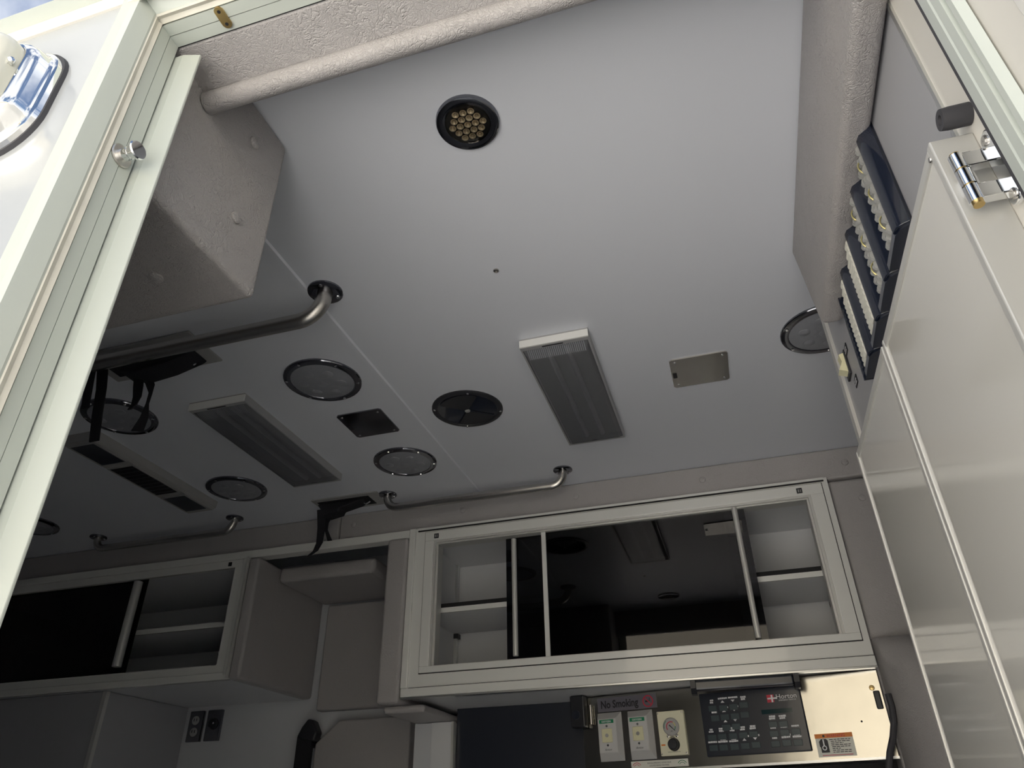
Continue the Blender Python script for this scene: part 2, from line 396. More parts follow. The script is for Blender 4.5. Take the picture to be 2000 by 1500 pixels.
dome(-1.518, 1.877, 'round dark dome light between the fluorescent light and the ceiling console')
dome(-1.530, 1.355, 'round dome light partly hidden behind the hanging black straps')
dome(-2.43, 1.915, 'dim round dome light near the rear grab rail, cut off by the door jamb')
dome(.322, 1.527, 'round dome light partly hidden by the grey padded valance')

def fluoro(x0, x1, y0, y1, label):
    t = thing('fluorescent_light', label, 'light', ((x0+x1)/2, (y0+y1)/2, .972), 'fluorescent ceiling lights')
    h = .977
    B(x0, x1, y0, y1, .9965, 1.0).build('pan', 'grey_metal', t)
    B(x0, x1, y0, y0+.004, h, .9965).build('end_cap', 'cap_lit', t)  # near wall of the frame, painted white for the doorway light it catches
    f = MB(); f.box(x0, x1, y1-.004, y1, h, .9965); f.box(x0, x0+.004, y0+.004, y1-.004, h, .9965); f.box(x1-.004, x1, y0+.004, y1-.004, h, .9965)
    f.box(x0+.004, x1-.004, y0+.004, y0+.016, h, h+.002); f.box(x0+.004, x1-.004, y1-.010, y1-.004, h, h+.002)
    fr = f.build('frame', 'lamp_frame', t)
    B(x0+.035+.018, x1-.062, y0+.009, y0+.0125, h-.0006, h+.0005).build('latch_slot', 'gap', fr)
    B(x0+.07, x1-.08, y1-.0135, y1-.010, h-.0006, h+.0005).build('latch_slot', 'gap', fr)
    a, b_, c_, d_ = x0+.004, x1-.004, y0+.016, y1-.010
    MB().add([(a, c_, h+.002), (b_, c_, h+.002), (b_, d_, h+.002), (a, d_, h+.002), (a+.010, c_+.03, h-.009), (b_-.010, c_+.03, h-.009), (b_-.010, d_-.014, h-.009), (a+.010, d_-.014, h-.009)],
             [(4, 5, 6, 7), (0, 1, 5, 4), (1, 2, 6, 5), (2, 3, 7, 6), (3, 0, 4, 7)]).build('diffuser', 'diffuser', t)
    g = MB()
    for k in range(30):
        xx = a+.010+(b_-a-.022)*k/29; g.add([(xx, c_+.002, h+.0010), (xx+.0022, c_+.002, h+.0010), (xx+.0022, c_+.029, h-.0092), (xx, c_+.029, h-.0092)], [(0, 1, 2, 3)])
    g.build('prism_ribs', 'lens_frost', t)
    for xx in (x0+(x1-x0)*.36, x0+(x1-x0)*.64): MB().cyl((xx, y0+.03, .988), (xx, y1-.03, .988), .0075, 12).build('lamp_tube', 'tube_white', t)
fluoro(-.375, -.209, 1.350, 1.882, 'fluorescent ceiling light with a bright end cap, between the vent and a steel plate')
fluoro(-1.303, -1.131, 1.355, 1.888, 'dim fluorescent ceiling light between four round dome lights')

def plate(x0, x1, y0, y1, m, label):
    t = thing('cover_plate', label, 'plate', ((x0+x1)/2, (y0+y1)/2, .995), 'square ceiling cover plates')
    MB().prism([(x0+.006, y0), (x1-.006, y0), (x1, y0+.006), (x1, y1-.006), (x1-.006, y1), (x0+.006, y1), (x0, y1-.006), (x0, y0+.006)], 'z', .9965, 1.0).build('plate', m, t)
    for xx in (x0+.013, x1-.013):
        for yy in (y0+.013, y1-.013): MB().lathe((xx, yy, .9966), (0, 0, -1), [(.0038, 0), (.0034, .0015), (0, .0018)], 10).build('screw', 'chrome', t)
    B(x0+.003, x0+.013, y0+.06, y0+.085, .9958, .9966).build('sticker', 'ink', t)
plate(-.043, .099, 1.548, 1.683, 'steel', 'square brushed steel cover plate on the ceiling beside the fluorescent light')
plate(-.964, -.829, 1.538, 1.673, 'dark_chrome', 'dark square cover plate on the ceiling between two round lights')

# louvre vent
vx, vy, vr = -.602, 1.618, .098
t = thing('ceiling_vent', 'round black ceiling vent with two fan shaped louvres', 'vent', (vx, vy, .99))
MB().lathe((vx, vy, 1.0), (0, 0, -1), [(vr, 0), (vr, .003), (vr*.96, .006), (vr*.86, .0065), (vr*.84, .004)], 40).build('bezel', 'black_plastic', t)
MB().lathe((vx, vy, 1.0), (0, 0, -1), [(vr*.85, .0005), (vr*.85, .004), (0, .0045)], 40).build('disc', 'blue_plastic', t)
for a0 in (38, 218):
    MB().prism([(vx, vy)]+[(vx+vr*.80*math.cos(math.radians(a0+i*9)), vy+vr*.80*math.sin(math.radians(a0+i*9))) for i in range(11)], 'z', .9925, .9956).build('louvre', 'black_plastic', t)
MB().lathe((vx, vy, .994), (0, 0, -1), [(.008, 0), (.007, .003), (0, .004)], 12).build('hub', 'grey_metal', t)
for k in range(4):
    a = math.radians(90*k+20); MB().lathe((vx+vr*.92*math.cos(a), vy+vr*.92*math.sin(a), .994), (0, 0, -1), [(.0036, 0), (.003, .0018), (0, .002)], 8).build('screw', 'chrome', t)

# LED spot
lx, ly, lr = -.281, .729, .0515
t = thing('led_spotlight', 'round LED spotlight with a dark chrome rim on the ceiling', 'light', (lx, ly, .985))
MB().lathe((lx, ly, 1.0), (0, 0, -1), [(lr*1.03, 0), (lr*1.03, .003), (lr, .0065), (lr*.93, .0085), (lr*.80, .0078), (lr*.72, .0065), (lr*.71, .003)], 48).build('rim', 'dark_chrome', t)
MB().lathe((lx, ly, .9985), (0, 0, -1), [(lr*.72, 0), (lr*.72, .001), (0, .001)], 32).build('reflector_disc', 'led_yellow', t)
k = 0
for i in range(-2, 3):
    for j in range(-2, 3):
        px, py = (i+(j % 2)*.5)*.0132, j*.0118
        if math.hypot(px, py) < lr*.60:
            MB().lathe((lx+px, ly+py, .9975), (0, 0, -1), [(.0020, 0), (.0052, .0030), (.0060, .0045), (.0050, .0042), (.0018, .0012), (.0016, .0030), (0, .0034)], 12).build('led', 'led_yellow', t)
MB().lathe((lx, ly, .9925), (0, 0, -1), [(lr*.72, -.002), (lr*.72, .0005), (lr*.5, .0015), (0, .002)], 32).build('lens', 'clear_lens', t)
c = PZ(969, 528, 1.0)
tag(MB().lathe((c.x, c.y, 1.0), (0, 0, -1), [(.0062, 0), (.0058, .002), (.003, .003), (.0028, .0018), (0, .0018)], 14).build('ceiling_screw', 'steel', None), 'single small screw in the middle of the bare ceiling panel', 'screw')

# strap holders
def pathY(pts, Y): return [tuple(PY(x, y, Y)) for x, y in pts]
def strap(t, pts, Y, wpx, tilt=0.0):
    P = pathY(pts, Y); W = [w*Vector(p).length/FPX for w, p in zip(wpx, P)]
    MB().ribbon(P, (math.cos(tilt), math.sin(tilt), 0), W, .003).build('strap', 'black_web', t)
t = thing('strap_holder', 'ceiling strap holder plate with loose black straps behind the long grab rail', 'holder', (-1.22, 1.14, .93), 'ceiling strap holders')
hp_ = B(-1.40, -1.090, 1.075, 1.203, .9945, 1.0).build('plate', 'grey_metal', t, bevel=.002)
B(-1.375, -1.125, 1.098, 1.183, .9935, .9955).build('slot', 'gap', hp_)
MB().prism([(-1.33, .992), (-1.12, .992), (-1.135, .985), (-1.20, .967), (-1.28, .958), (-1.335, .975)], 'y', 1.135, 1.19).build('pouch', 'black_web', t, bevel=.004)
MB().tube([(-1.165, 1.175, .992), (-1.150, 1.178, .982), (-1.135, 1.176, .990)], .003, 8).build('buckle', 'chrome', t)
strap(t, [(272, 728), (270, 755), (268, 775), (262, 790), (253, 800)], 1.17, [20, 20, 17, 12, 8])
strap(t, [(284, 728), (293, 750), (294, 768), (288, 788), (282, 815), (268, 842)], 1.185, [20, 16, 6, 5, 14, 20], .4)
strap(t, [(201, 716), (198, 760), (190, 810), (184, 862)], 1.13, [22, 21, 21, 20])
strap(t, [(180, 716), (174, 750), (166, 798)], 1.12, [18, 17, 16])
t = thing('strap_holder', 'ceiling strap holder plate with hanging black strap above the open niche', 'holder', (-1.21, 2.09, .93), 'ceiling strap holders')
hp_ = B(-1.336, -1.085, 2.043, 2.150, .9945, 1.0).build('plate', 'grey_metal', t, bevel=.002)
B(-1.32, -1.125, 2.062, 2.132, .9935, .9955).build('slot', 'gap', hp_)
MB().prism([(-1.325, .992), (-1.15, .992), (-1.17, .982), (-1.235, .968), (-1.24, .955), (-1.295, .945), (-1.31, .972)], 'y', 2.07, 2.12).build('pouch', 'black_web', t, bevel=.004)
MB().tube([(-1.165, 2.10, .993), (-1.15, 2.10, .983), (-1.135, 2.10, .991)], .0035, 8).build('buckle', 'chrome', t)
strap(t, [(630, 995), (628, 1030), (624, 1060), (616, 1076), (603, 1086)], 2.09, [22, 16, 13, 10, 7])
strap(t, [(645, 1005), (638, 1022), (637, 1035), (644, 1056)], 2.10, [14, 8, 6, 9])

# ceiling console at the rear
t = thing('ceiling_console', 'narrow grey ceiling console with dark grilles between round lights', 'console', (-1.71, 1.68, .96))
MB().prism([(-1.775, 1.0), (-1.772, .978), (-1.763, .972), (-1.662, .972), (-1.652, .978), (-1.648, 1.0)], 'y', 1.40, 1.955).build('housing', 'grey_metal', t)
for (y0, y1, m) in ((1.42, 1.545, 'navy_panel'), (1.575, 1.785, 'gap'), (1.815, 1.935, 'navy_panel')):
    g = B(-1.755, -1.670, y0, y1, .9705, .9735).build('grille', m, t)
    fr = MB(); fr.box(-1.76, -1.755, y0-.004, y1+.004, .969, .972); fr.box(-1.670, -1.665, y0-.004, y1+.004, .969, .972); fr.box(-1.755, -1.670, y0-.004, y0, .969, .972); fr.box(-1.755, -1.67, y1, y1+.004, .969, .972)
    fr.build('grille_frame', 'grey_metal', g)
for k in range(9):
    B(-1.752, -1.673, 1.585+k*.0225, 1.592+k*.0225, .9690, .9712).build('slat', 'black_plastic', t)

# ================================================================== STREET SIDE WALL UNITS
t = thing('valance_pad', 'grey padded valance with tufted buttons between ceiling and sliding panel cabinet', 'padding', (-.42, 2.22, .90))
B(-1.302, .50, 2.205, 2.27, .902, .9995).build('pad', 'vinyl_far', t, bevel=.006)
for q in ((691, 1025), (904, 997), (1125, 970), (1372, 937), (1650, 903)): button(PY(*q, 2.2055), (0, -1, 0), t, .0105, 'vinyl_far')
t = thing('valance_pad', 'dim grey padded valance above the rear overhead cabinet', 'padding', (-2.3, 2.22, .90))
B(X0+.01, -1.308, 2.205, 2.27, .902, .9995).build('pad', 'vinyl_far', t, bevel=.006)
tag(B(X0+.01, -1.012, 2.185, 2.23, .872, .9015).build('face_rail', 'cabinet_white', None, bevel=.003), 'long pale face rail running under the padded valance', 'rail')

# ---- main overhead cabinet with sliding panels
YF = 2.2
t = thing('overhead_cabinet', 'white framed overhead cabinet with dark sliding panels and an open shelf', 'cabinet', (-.33, 2.4, .36))
b = MB(); b.box(-1.0, -.985, YF, 2.6, .375, .89); b.box(.325, .34, YF, 2.6, .375, .89); b.box(-1.0, .34, 2.585, 2.6, .375, .89); b.box(-1.0, .34, YF, 2.6, .885, .9); b.box(-1.0, .34, YF, 2.6, .362, .377)
b.build('body', 'cabinet_inside', t)
def ring(x0, x1, z0, z1, l, r, bo, to, y0, y1):
    m = MB(); m.box(x0, x1, y0, y1, z0, z0+bo); m.box(x0, x1, y0, y1, z1-to, z1); m.box(x0, x0+l, y0, y1, z0+bo, z1-to); m.box(x1-r, x1, y0, y1, z0+bo, z1-to); return m
ring(-1.0, .345, .385, .9015, .075, .06, .061, .05, 2.188, 2.2).build('face_frame', 'cabinet_white', t)
ring(-.956, .326, .428, .884, .031, .037, .019, .033, 2.181, 2.188).build('window_frame', 'cabinet_white', t, bevel=.0015)
ring(-.925, .289, .4455, .851, .008, .008, .003, .006, 2.185, 2.235).build('track', 'anodised', t)
ring(-.917, .281, .4486, .845, .006, .006, .0015, .004, 2.195, 2.236).build('track', 'anodised', t)
ring(-.9585, .3285, .4255, .8865, .0025, .0025, .0025, .0025, 2.1868, 2.1885).build('groove', 'gap', t)
B(-.99, .345, 2.1868, 2.1885, .3862, .3885).build('groove', 'gap', t)
B(-.985, .335, 2.1855, 2.1885, .8895, .8935).build('groove', 'gap', t)  # dark strip painted for the shadow gap below the valance
B(-.985, .335, 2.1835, 2.1885, .8938, .9010).build('top_bead', 'cabinet_white', t)
B(-1.012, .345, 2.178, 2.2, .361, .386).build('bottom_trim', 'cabinet_white', t, bevel=.002)
B(-1.012, .345, 2.179, 2.2, .356, .3605).build('bottom_bead', 'aluminium', t)
B(-1.014, -.992, 2.179, 2.2, .3865, .9015).build('side_trim', 'cabinet_white', t, bevel=.002)
for x in (-.922, .252): 
    cb = B(x, x+.016, 2.1785, 2.182, .858, .874).build('catch', 'black_plastic', t)
    B(x+.004, x+.007, 2.1775, 2.1785, .861, .870).build('catch_mark', 'grey_metal', cb); B(x+.010, x+.012, 2.1775, 2.1785, .861, .870).build('catch_mark', 'grey_metal', cb)
# sliding panes
p1 = B(-.552, .092, 2.2055, 2.2095, .4505, .845).build('sliding_panel', 'tinted', t)
B(-.553, -.538, 2.2005, 2.2125, .4505, .845).build('edge_channel', 'cabinet_white', p1, bevel=.002)
MB().lathe((.064, 2.196, .455), (0, 0, 1), [(.0085, 0), (.0085, .388)], 16).build('handle', 'anodised', p1)
p2 = B(-.680, .03, 2.2225, 2.2265, .4505, .845).build('sliding_panel', 'tinted', t)
MB().lathe((-.650, 2.213, .462), (0, 0, 1), [(.0085, 0), (.0085, .372)], 16).build('handle', 'anodised', p2)
# shelf inside
c = PY(853, 1192, 2.27)
zs = c.z
sh = B(-.984, .324, 2.27, 2.56, zs-.012, zs).build('shelf', 'cabinet_inside', t)
B(-.984, .324, 2.262, 2.27, zs-.012, zs+.004).build('shelf_edge', 'cabinet_white', sh)
B(-.984, .324, 2.264, 2.27, zs+.004, zs+.018).build('shelf_lip', 'gap', sh)
for yy in (2.30, 2.55):
    for xx in (-.984, .314):
        pl = B(xx, xx+.010, yy, yy+.018, .378, .884).build('pilaster', 'aluminium', t)
        B(xx, xx+.018, yy-.004, yy+.022, zs-.030, zs-.014).build('shelf_clip', 'black_plastic', pl)
for k in range(3):
    for (z0, z1) in ((.40, zs-.05), (zs+.04, .86)):
        x0 = -.955+k*.44; B(x0, x0+.40, 2.580, 2.585, z0, z1).build('back_panel', 'cabinet_inside', t)

# ---- padding round the niche
tag(B(-1.092, -1.0155, 2.172, 2.64, .345, .872).build('side_cushion', 'vinyl_far', None, bevel=.012, seg=3), 'upright padded cushion along the left edge of the sliding panel cabinet', 'cushion')
tag(B(-1.085, -.945, 2.215, 2.655, .322, .3445).build('edge_bolster', 'vinyl_far', None, bevel=.010, seg=3), 'padded bolster under the corner of the sliding panel cabinet', 'cushion')
tag(B(-1.642, -1.598, 2.172, 2.645, .452, .868).build('side_cushion', 'vinyl_far', None, bevel=.012, seg=3), 'upright padded cushion on the left side of the open niche', 'cushion')
tag(B(-1.596, -1.20, 2.30, 2.645, .808, .866).build('niche_bolster', 'vinyl_far', None, bevel=.018, seg=3), 'padded bolster across the top of the open niche', 'cushion')
tag(B(-1.560, -1.10, 2.615, 2.658, .405, .800).build('back_cushion', 'vinyl_far', None, bevel=.010, seg=3), 'flat padded panel on the back of the open niche', 'cushion')
# ---- rear overhead cabinet
t = thing('overhead_cabinet', 'dim rear overhead cabinet with a dark sliding panel and half open front', 'cabinet', (-2.5, 2.4, .455))
b = MB(); b.box(X0+.01, -1.645, 2.2, 2.655, .455, .47); b.box(X0+.01, -1.645, 2.2, 2.655, .855, .87); b.box(-1.66, -1.645, 2.2, 2.655, .47, .855); b.box(X0+.01, -1.66, 2.64, 2.655, .47, .855)
b.build('body', 'cabinet_inside', t)
ring(X0+.01, -1.645, .455, .871, .10, .060, .05, .028, 2.186, 2.2).build('face_frame', 'cabinet_white', t)
B(-1.668, -1.644, 2.178, 2.186, .47, .871).build('stile_trim', 'cabinet_white', t, bevel=.002)
B(-1.642, -1.638, 2.16, 2.172, .455, .868).build('stile_bead', 'anodised', t)
B(X0+.01, -1.645, 2.180, 2.186, .455, .478).build('bottom_trim', 'cabinet_white', t, bevel=.002)
B(-1.735, -1.722, 2.183, 2.187, .850, .864).build('catch', 'black_plastic', t)
p = B(-3.25, -2.10, 2.204, 2.209, .50, .848).build('sliding_panel', 'tinted', t)
MB().lathe((-2.127, 2.188, .528), (0, 0, 1), [(.016, 0), (.016, .305)], 16).build('handle', 'anodised', p)
c = PY(350, 1226, 2.27)
sh = B(X0+.02, -1.662, 2.27, 2.60, c.z-.014, c.z).build('shelf', 'cabinet_inside', t)
B(X0+.02, -1.662, 2.262, 2.27, c.z-.014, c.z+.004).build('shelf_edge', 'cabinet_white', sh)
# ---- tall cabinet below it
t = thing('tall_cabinet', 'tall grey cabinet below the rear overhead cabinet', 'cabinet', (-2.8, 2.4, ZF))
B(X0+.01, -2.165, 2.215, 2.655, ZF, .453).build('body', 'grey_panel', t)
B(-2.175, -2.160, 2.208, 2.225, ZF, .453).build('corner_trim', 'anodised', t)
# ---- wall outlets
def wplate(px, label, kind):
    P = [PY(*q, 2.658) for q in px]; x0, x1 = sorted((sum(p.x for p in P[::2])/2, sum(p.x for p in P[1::2])/2)); z1 = (P[0].z+P[1].z)/2; z0 = (P[2].z+P[3].z)/2
    t = thing('wall_outlet', label, 'outlet', ((x0+x1)/2, 2.655, z0)); xc, zc = (x0+x1)/2, (z0+z1)/2
    B(x0, x1, 2.645, 2.659, z0, z1).build('plate', 'dark_chrome', t, bevel=.003)
    if kind == 'duplex':
        for q in (-1, 1):
            r = MB().lathe((xc, 2.645, zc+q*.021), (0, -1, 0), [(.0165, 0), (.0165, .002), (.015, .003)], 20).build('receptacle', 'grey_metal', t)
            for xx in (-.006, .006): B(xc+xx-.0014, xc+xx+.0014, 2.641, 2.643, zc+q*.021-.003, zc+q*.021+.007).build('slot', 'gap', r)
    else:
        MB().lathe((xc, 2.645, zc+.005), (0, -1, 0), [(.021, 0), (.021, .004), (.017, .012), (.016, .006), (0, .006)], 20).build('socket', 'black_plastic', t)
        MB().lathe((xc+.008, 2.634, zc+.006), (0, -1, 0), [(.004, 0), (.002, .002), (0, .003)], 8).build('indicator', 'white_print', t)
wplate([(376, 1390), (403, 1389), (366, 1451), (393, 1449)], 'dark wall plate with two receptacles on the grey wall', 'duplex')
wplate([(411, 1388), (438, 1386), (400, 1449), (430, 1447)], 'dark wall plate with one round socket on the grey wall', 'dc')
# ---- seat back and belt
pts = [PY(*q, 2.59) for q in ((612, 1452), (660, 1405), (800, 1396))]
t = thing('jump_seat', 'grey padded seat back with cut off corner below the niche', 'seat', (-1.3, 2.62, -.3))
MB().prism([(pts[0].x-.01, -.3), (pts[0].x, pts[0].z), (pts[1].x, pts[1].z), (pts[2].x, pts[2].z), (pts[2].x, -.3)], 'y', 2.60, 2.657).build('pad', 'vinyl_far', t, bevel=.008, seg=3)
t = thing('seat_belt', 'black belt with pointed anchor cover on the grey wall', 'belt', (-1.55, 2.6, -.3))
hp2 = [PY(*q, 2.56) for q in ((579, 1441), (590, 1420), (603, 1403), (612, 1408), (620, 1430), (613, 1448))]
MB().prism([(q.x, q.z) for q in hp2], 'y', 2.555, 2.60).build('anchor_cover', 'black_plastic', t, bevel=.008, seg=3)
a, c = PY(582, 1440, 2.575), PY(611, 1440, 2.575)
B(a.x, c.x, 2.57, 2.585, -.3, a.z).build('webbing', 'black_web', t)
MB().prism([(a.x+.005, 2.60), (c.x-.005, 2.60), (c.x-.005, 2.659), (a.x+.005, 2.659)], 'z', a.z-.03, a.z).build('anchor_bolt', 'black_plastic', t)
# ---- end panel between niche and work area
t = thing('end_panel', 'pale upright end panel below the padded bolster', 'panel', (-1.0, 2.55, ZF))
B(-1.078, -1.018, 2.455, 2.655, ZF, .320).build('board', 'wall_grey', t)
B(-1.015, -.943, 2.448, 2.655, ZF, .320).build('board', 'cabinet_inside', t)
B(-.942, -.934, 2.440, 2.46, ZF, .320).build('edge_strip', 'anodised', t)

# ================================================================== WORK AREA UNDER THE MAIN CABINET
t = thing('backsplash_panel', 'dark glossy panel in the recess beside the stainless console', 'panel', (-.72, 2.48, ZF))
B(-.933, -.505, 2.47, 2.50, ZF, .361).build('sheet', 'navy_panel', t)
YS = 2.21
# the console stands turned by some degrees: its forward end is nearer the doorway
CA = math.radians(11.5); PVX, PVY = .343, YS
def to_scene(x, y):
    dx, dy = x-PVX, y-PVY; return PVX+dx*math.cos(CA)+dy*math.sin(CA), PVY-dx*math.sin(CA)+dy*math.cos(CA)
def to_panel(v, o=True):
    dx, dy = (v.x-PVX, v.y-PVY) if o else (v.x, v.y)
    a, b = dx*math.cos(CA)-dy*math.sin(CA), dx*math.sin(CA)+dy*math.cos(CA)
    return Vector((a+PVX, b+PVY, v.z)) if o else Vector((a, b, v.z))
PY_scene = PY
def PY_panel(x, y, Y):
    o = to_panel(Vector((0, 0, 0))); d = to_panel(ray(x, y), False); return o+d*((Y-o.y)/d.y)
XF[0] = to_scene; PY = PY_panel
pb = PY(1560, 1487, YS).z
t = thing('action_console', 'stained stainless steel console panel under the overhead cabinet', 'panel', (-.07, 2.35, pb))
B(-.505, .343, YS, 2.40, pb, .355).build('panel', 'steel_dirty', t)
B(-.507, .345, YS-.006, YS+.01, pb-.006, pb).build('lower_lip', 'aluminium', t)
c = PY(1683, 1409, YS); MB().lathe((c.x, YS, c.z), (0, -1, 0), [(.0025, 0), (.0025, .0008)], 10).build('hole', 'gap', t)
c = PY(1717, 1360, YS)
hgm = MB(); hgm.box(c.x-.012, c.x+.004, YS-.006, YS, c.z-.030, c.z+.014); hgm.build('hinge', 'black_plastic', t, bevel=.003)
MB().lathe((c.x-.012, YS, c.z+.022), (0, -1, 0), [(.007, 0), (.006, .004), (0, .005)], 12).build('hinge_screw', 'brass', t)
tag(B(-.50, .345, YS+.08, YS+.12, -.35, pb-.008).build('recess_shade_face', 'gap', None), 'black face standing for the shaded recess below the stainless console', 'recess')  # solid face, the darkness of the open recess put into its colour
def pyx(x, y, Y): p = PY(x, y, Y); return p.x, p.z
def facebox(q, Y, d, name, m, parent, bevel=0, seg=2):
    """rectangle read from four corners (tl, tr, bl, br) on the plane Y, d deep towards the viewer"""
    P = [PY(*k, Y) for k in q]; x0 = (P[0].x+P[2].x)/2; x1 = (P[1].x+P[3].x)/2; z1 = (P[0].z+P[1].z)/2; z0 = (P[2].z+P[3].z)/2
    return B(x0, x1, Y-d, Y, z0, z1).build(name, m, parent, bevel, seg), (x0, x1, z0, z1)
# under cabinet lamp
XF[0] = None; PY = PY_scene
a, c = PY(1350, 1345, 2.21), PY(1560, 1332, 2.21)
t = thing('work_lamp', 'dark lamp bar fixed under the front edge of the overhead cabinet', 'lamp', ((a.x+c.x)/2, 2.25, .325))
B(a.x+.01, c.x-.012, 2.195, 2.228, .331, .3555).build('bar', 'navy_panel', t, bevel=.005)
for x in (a.x, c.x-.012): MB().prism([(2.188, .3555), (2.188, .335), (2.20, .322), (2.232, .322), (2.232, .3555)], 'x', x, x+.014).build('end_cap', 'black_plastic', t)
XF[0] = to_scene; PY = PY_panel
# black flashlight holder
t = thing('flashlight_charger', 'black charger bracket with round hole at the left end of the stainless console', 'charger', (-.47, YS-.01, .24))
_, e = facebox([(1119, 1362), (1147, 1360), (1124, 1424), (1150, 1422)], YS, .03, 'bracket', 'black_plastic', t, .004)
MB().lathe(((e[0]+e[1])/2-.004, YS-.03, e[2]+.035), (0, -1, 0), [(.013, 0), (.013, .004), (.006, .004), (.006, .001)], 18).build('ring', 'navy_panel', t)
MB().cyl((e[1]+.012, YS-.008, e[2]+.008), (e[1]+.012, YS-.008, e[2]+.062), .006, 12).build('contact_tube', 'steel', t)
# no smoking sign
t = thing('no_smoking_sign', 'grey No Smoking sign with red symbol on the stainless console', 'sign', (-.36, YS, .30))
_, e = facebox([(1167, 1367), (1281, 1352), (1169, 1391), (1284, 1383)], YS, .003, 'plate', 'grey_sign', t)
text('No Smoking', 'ink', t, 'lettering', (e[0]+(e[1]-e[0])*.375, YS-.0036, e[2]+.010), .0215, .80, .025)
cx, cz = e[0]+(e[1]-e[0])*.86, (e[2]+e[3])/2
R_ = (e[3]-e[2])*.42
m = MB(); n = 28
m.rings([[(cx+R_*k*math.cos(2*math.pi*i/n), YS-.0036, cz+R_*k*math.sin(2*math.pi*i/n)) for i in range(n)] for k in (1.0, .80)], False, False)
sy = m.build('prohibition_ring', 'red_print', t)
B(cx-R_*.52, cx+R_*.15, YS-.0036, YS-.003, cz-.0025, cz+.0018).build('cigarette', 'ink', sy)
MB().ribbon([(cx+R_*.25, YS-.0036, cz), (cx+R_*.42, YS-.0036, cz+R_*.12), (cx+R_*.28, YS-.0036, cz+R_*.3), (cx+R_*.40, YS-.0036, cz+R_*.5)], (0, 1, 0), .0008, .0016).build('smoke', 'ink', sy)
MB().prism([(cx-R_*.62, cz+R_*.52), (cx-R_*.52, cz+R_*.62), (cx+R_*.62, cz-R_*.52), (cx+R_*.52, cz-R_*.62)], 'y', YS-.0042, YS-.0037).build('slash', 'red_print', sy)
# oxygen outlets
def oxy(q, label):
    t = thing('oxygen_outlet', label, 'outlet', (PY(*q[0], YS).x, YS, PY(*q[2], YS).z), 'oxygen outlets')
    P = [PY(*k, YS) for k in q]; x0 = (P[0].x+P[2].x)/2; x1 = (P[1].x+P[3].x)/2; z1 = (P[0].z+P[1].z)/2; z0 = (P[2].z+P[3].z)/2
    w_, h_ = x1-x0, z1-z0; a0, a1, b0, b1 = x0+.008, x1-.011, z0+.020, z1-.019; yf = YS-.026
    ya_ = YS-.0012
    MB().add([(x0, ya_, z0), (x1, ya_, z0), (x1, ya_, z1), (x0, ya_, z1), (a0, yf, b0), (a1, yf, b0), (a1, yf, b1), (a0, yf, b1)],
             [(0, 1, 5, 4), (1, 2, 6, 5), (2, 3, 7, 6), (3, 0, 4, 7), (4, 5, 6, 7)]).build('housing', 'outlet_grey', t, bevel=.001)
    B(a0+.001, a1-.001, yf-.002, yf, b0+.001, b1-.001).build('face_plate', 'outlet_grey', t, bevel=.001)
    xc, yy = (a0+a1)/2, yf-.002; H_ = b1-b0
    lb = B(a0+.006, a1-.006, yy-.0006, yy, b1-.013, b1-.003).build('name_strip', 'green_print', t)
    text('OXYGEN', 'white_print', lb, 'lettering', (xc, yy-.001, b1-.0108), .0052, 1.0, .02)
    for zz in (b1-.0205, b0+.020): MB().lathe((xc, yy, zz), (0, -1, 0), [(.0042, 0), (.004, .001), (.0028, .0022), (.0022, .001), (0, .001)], 12).build('screw', 'chrome', t)
    zc = b0+H_*.50
    ib = B(xc-.0165, xc+.0165, yy-.0035, yy, zc-.0185, zc+.0185).build('socket_block', 'ivory', t, bevel=.003)
    MB().lathe((xc, yy-.0035, zc), (0, -1, 0), [(.0052, 0), (.0052, .0006), (.0035, .0006), (.0035, -.0005), (0, -.0005)], 16).build('port', 'grey_metal', ib)
    text('PUSH', 'ink', t, 'small_lettering', (xc, yy-.0006, b0+.0265), .0026, 1.0)
    text('Amico', 'ink', t, 'lettering', (xc, yy-.0006, b0+.006), .0060, 1.0, 0, 'CENTER', .3)
oxy([(1168, 1395), (1213, 1389), (1174, 1489), (1222, 1485)], 'grey oxygen outlet on the stainless console, nearer the black charger')
oxy([(1227, 1390), (1274, 1385), (1233, 1485), (1283, 1482)], 'grey oxygen outlet on the stainless console, beside the vacuum gauge')
# vacuum regulator
t = thing('vacuum_gauge_panel', 'cream vacuum regulator panel with round dial and black knob', 'gauge', (-.26, YS, .17))
_, e = facebox([(1284, 1391), (1335, 1387), (1293, 1478), (1346, 1474)], YS, .008, 'plate', 'cream', t, .0015)
x0, x1, z0, z1 = e; xc = (x0+x1)/2; yy = YS-.008; zc = z0+(z1-z0)*.635; r = (x1-x0)*.30
d = MB().lathe((xc, yy, zc), (0, -1, 0), [(r, 0), (r, .004), (r*.94, .005), (r*.90, .0035)], 32).build('dial_bezel', 'grey_metal', t)
MB().lathe((xc, yy, zc), (0, -1, 0), [(r*.92, .0005), (r*.92, .003)], 32).build('dial_face', 'offwhite', d)
def arcband(r0, r1, a0, a1, m, y, parent, name):
    n = 14; P = []
    for k in range(n+1):
        a = math.radians(a0+(a1-a0)*k/n); P.append((math.cos(a), math.sin(a)))
    MB().add([(xc+r0*c_, y, zc+r0*s_) for c_, s_ in P]+[(xc+r1*c_, y, zc+r1*s_) for c_, s_ in P], [(k, k+1, n+2+k, n+1+k) for k in range(n)]).build(name, m, parent)
arcband(r*.50, r*.60, 60, 215, 'red_print', yy-.0036, d, 'red_scale'); arcband(r*.50, r*.58, 5, 58, 'yellow_print', yy-.0036, d, 'yellow_scale')
arcband(r*.50, r*.58, -45, 3, 'green_print', yy-.0036, d, 'green_scale'); arcband(r*.82, r*.88, 130, 190, 'green_print', yy-.0036, d, 'green_scale')
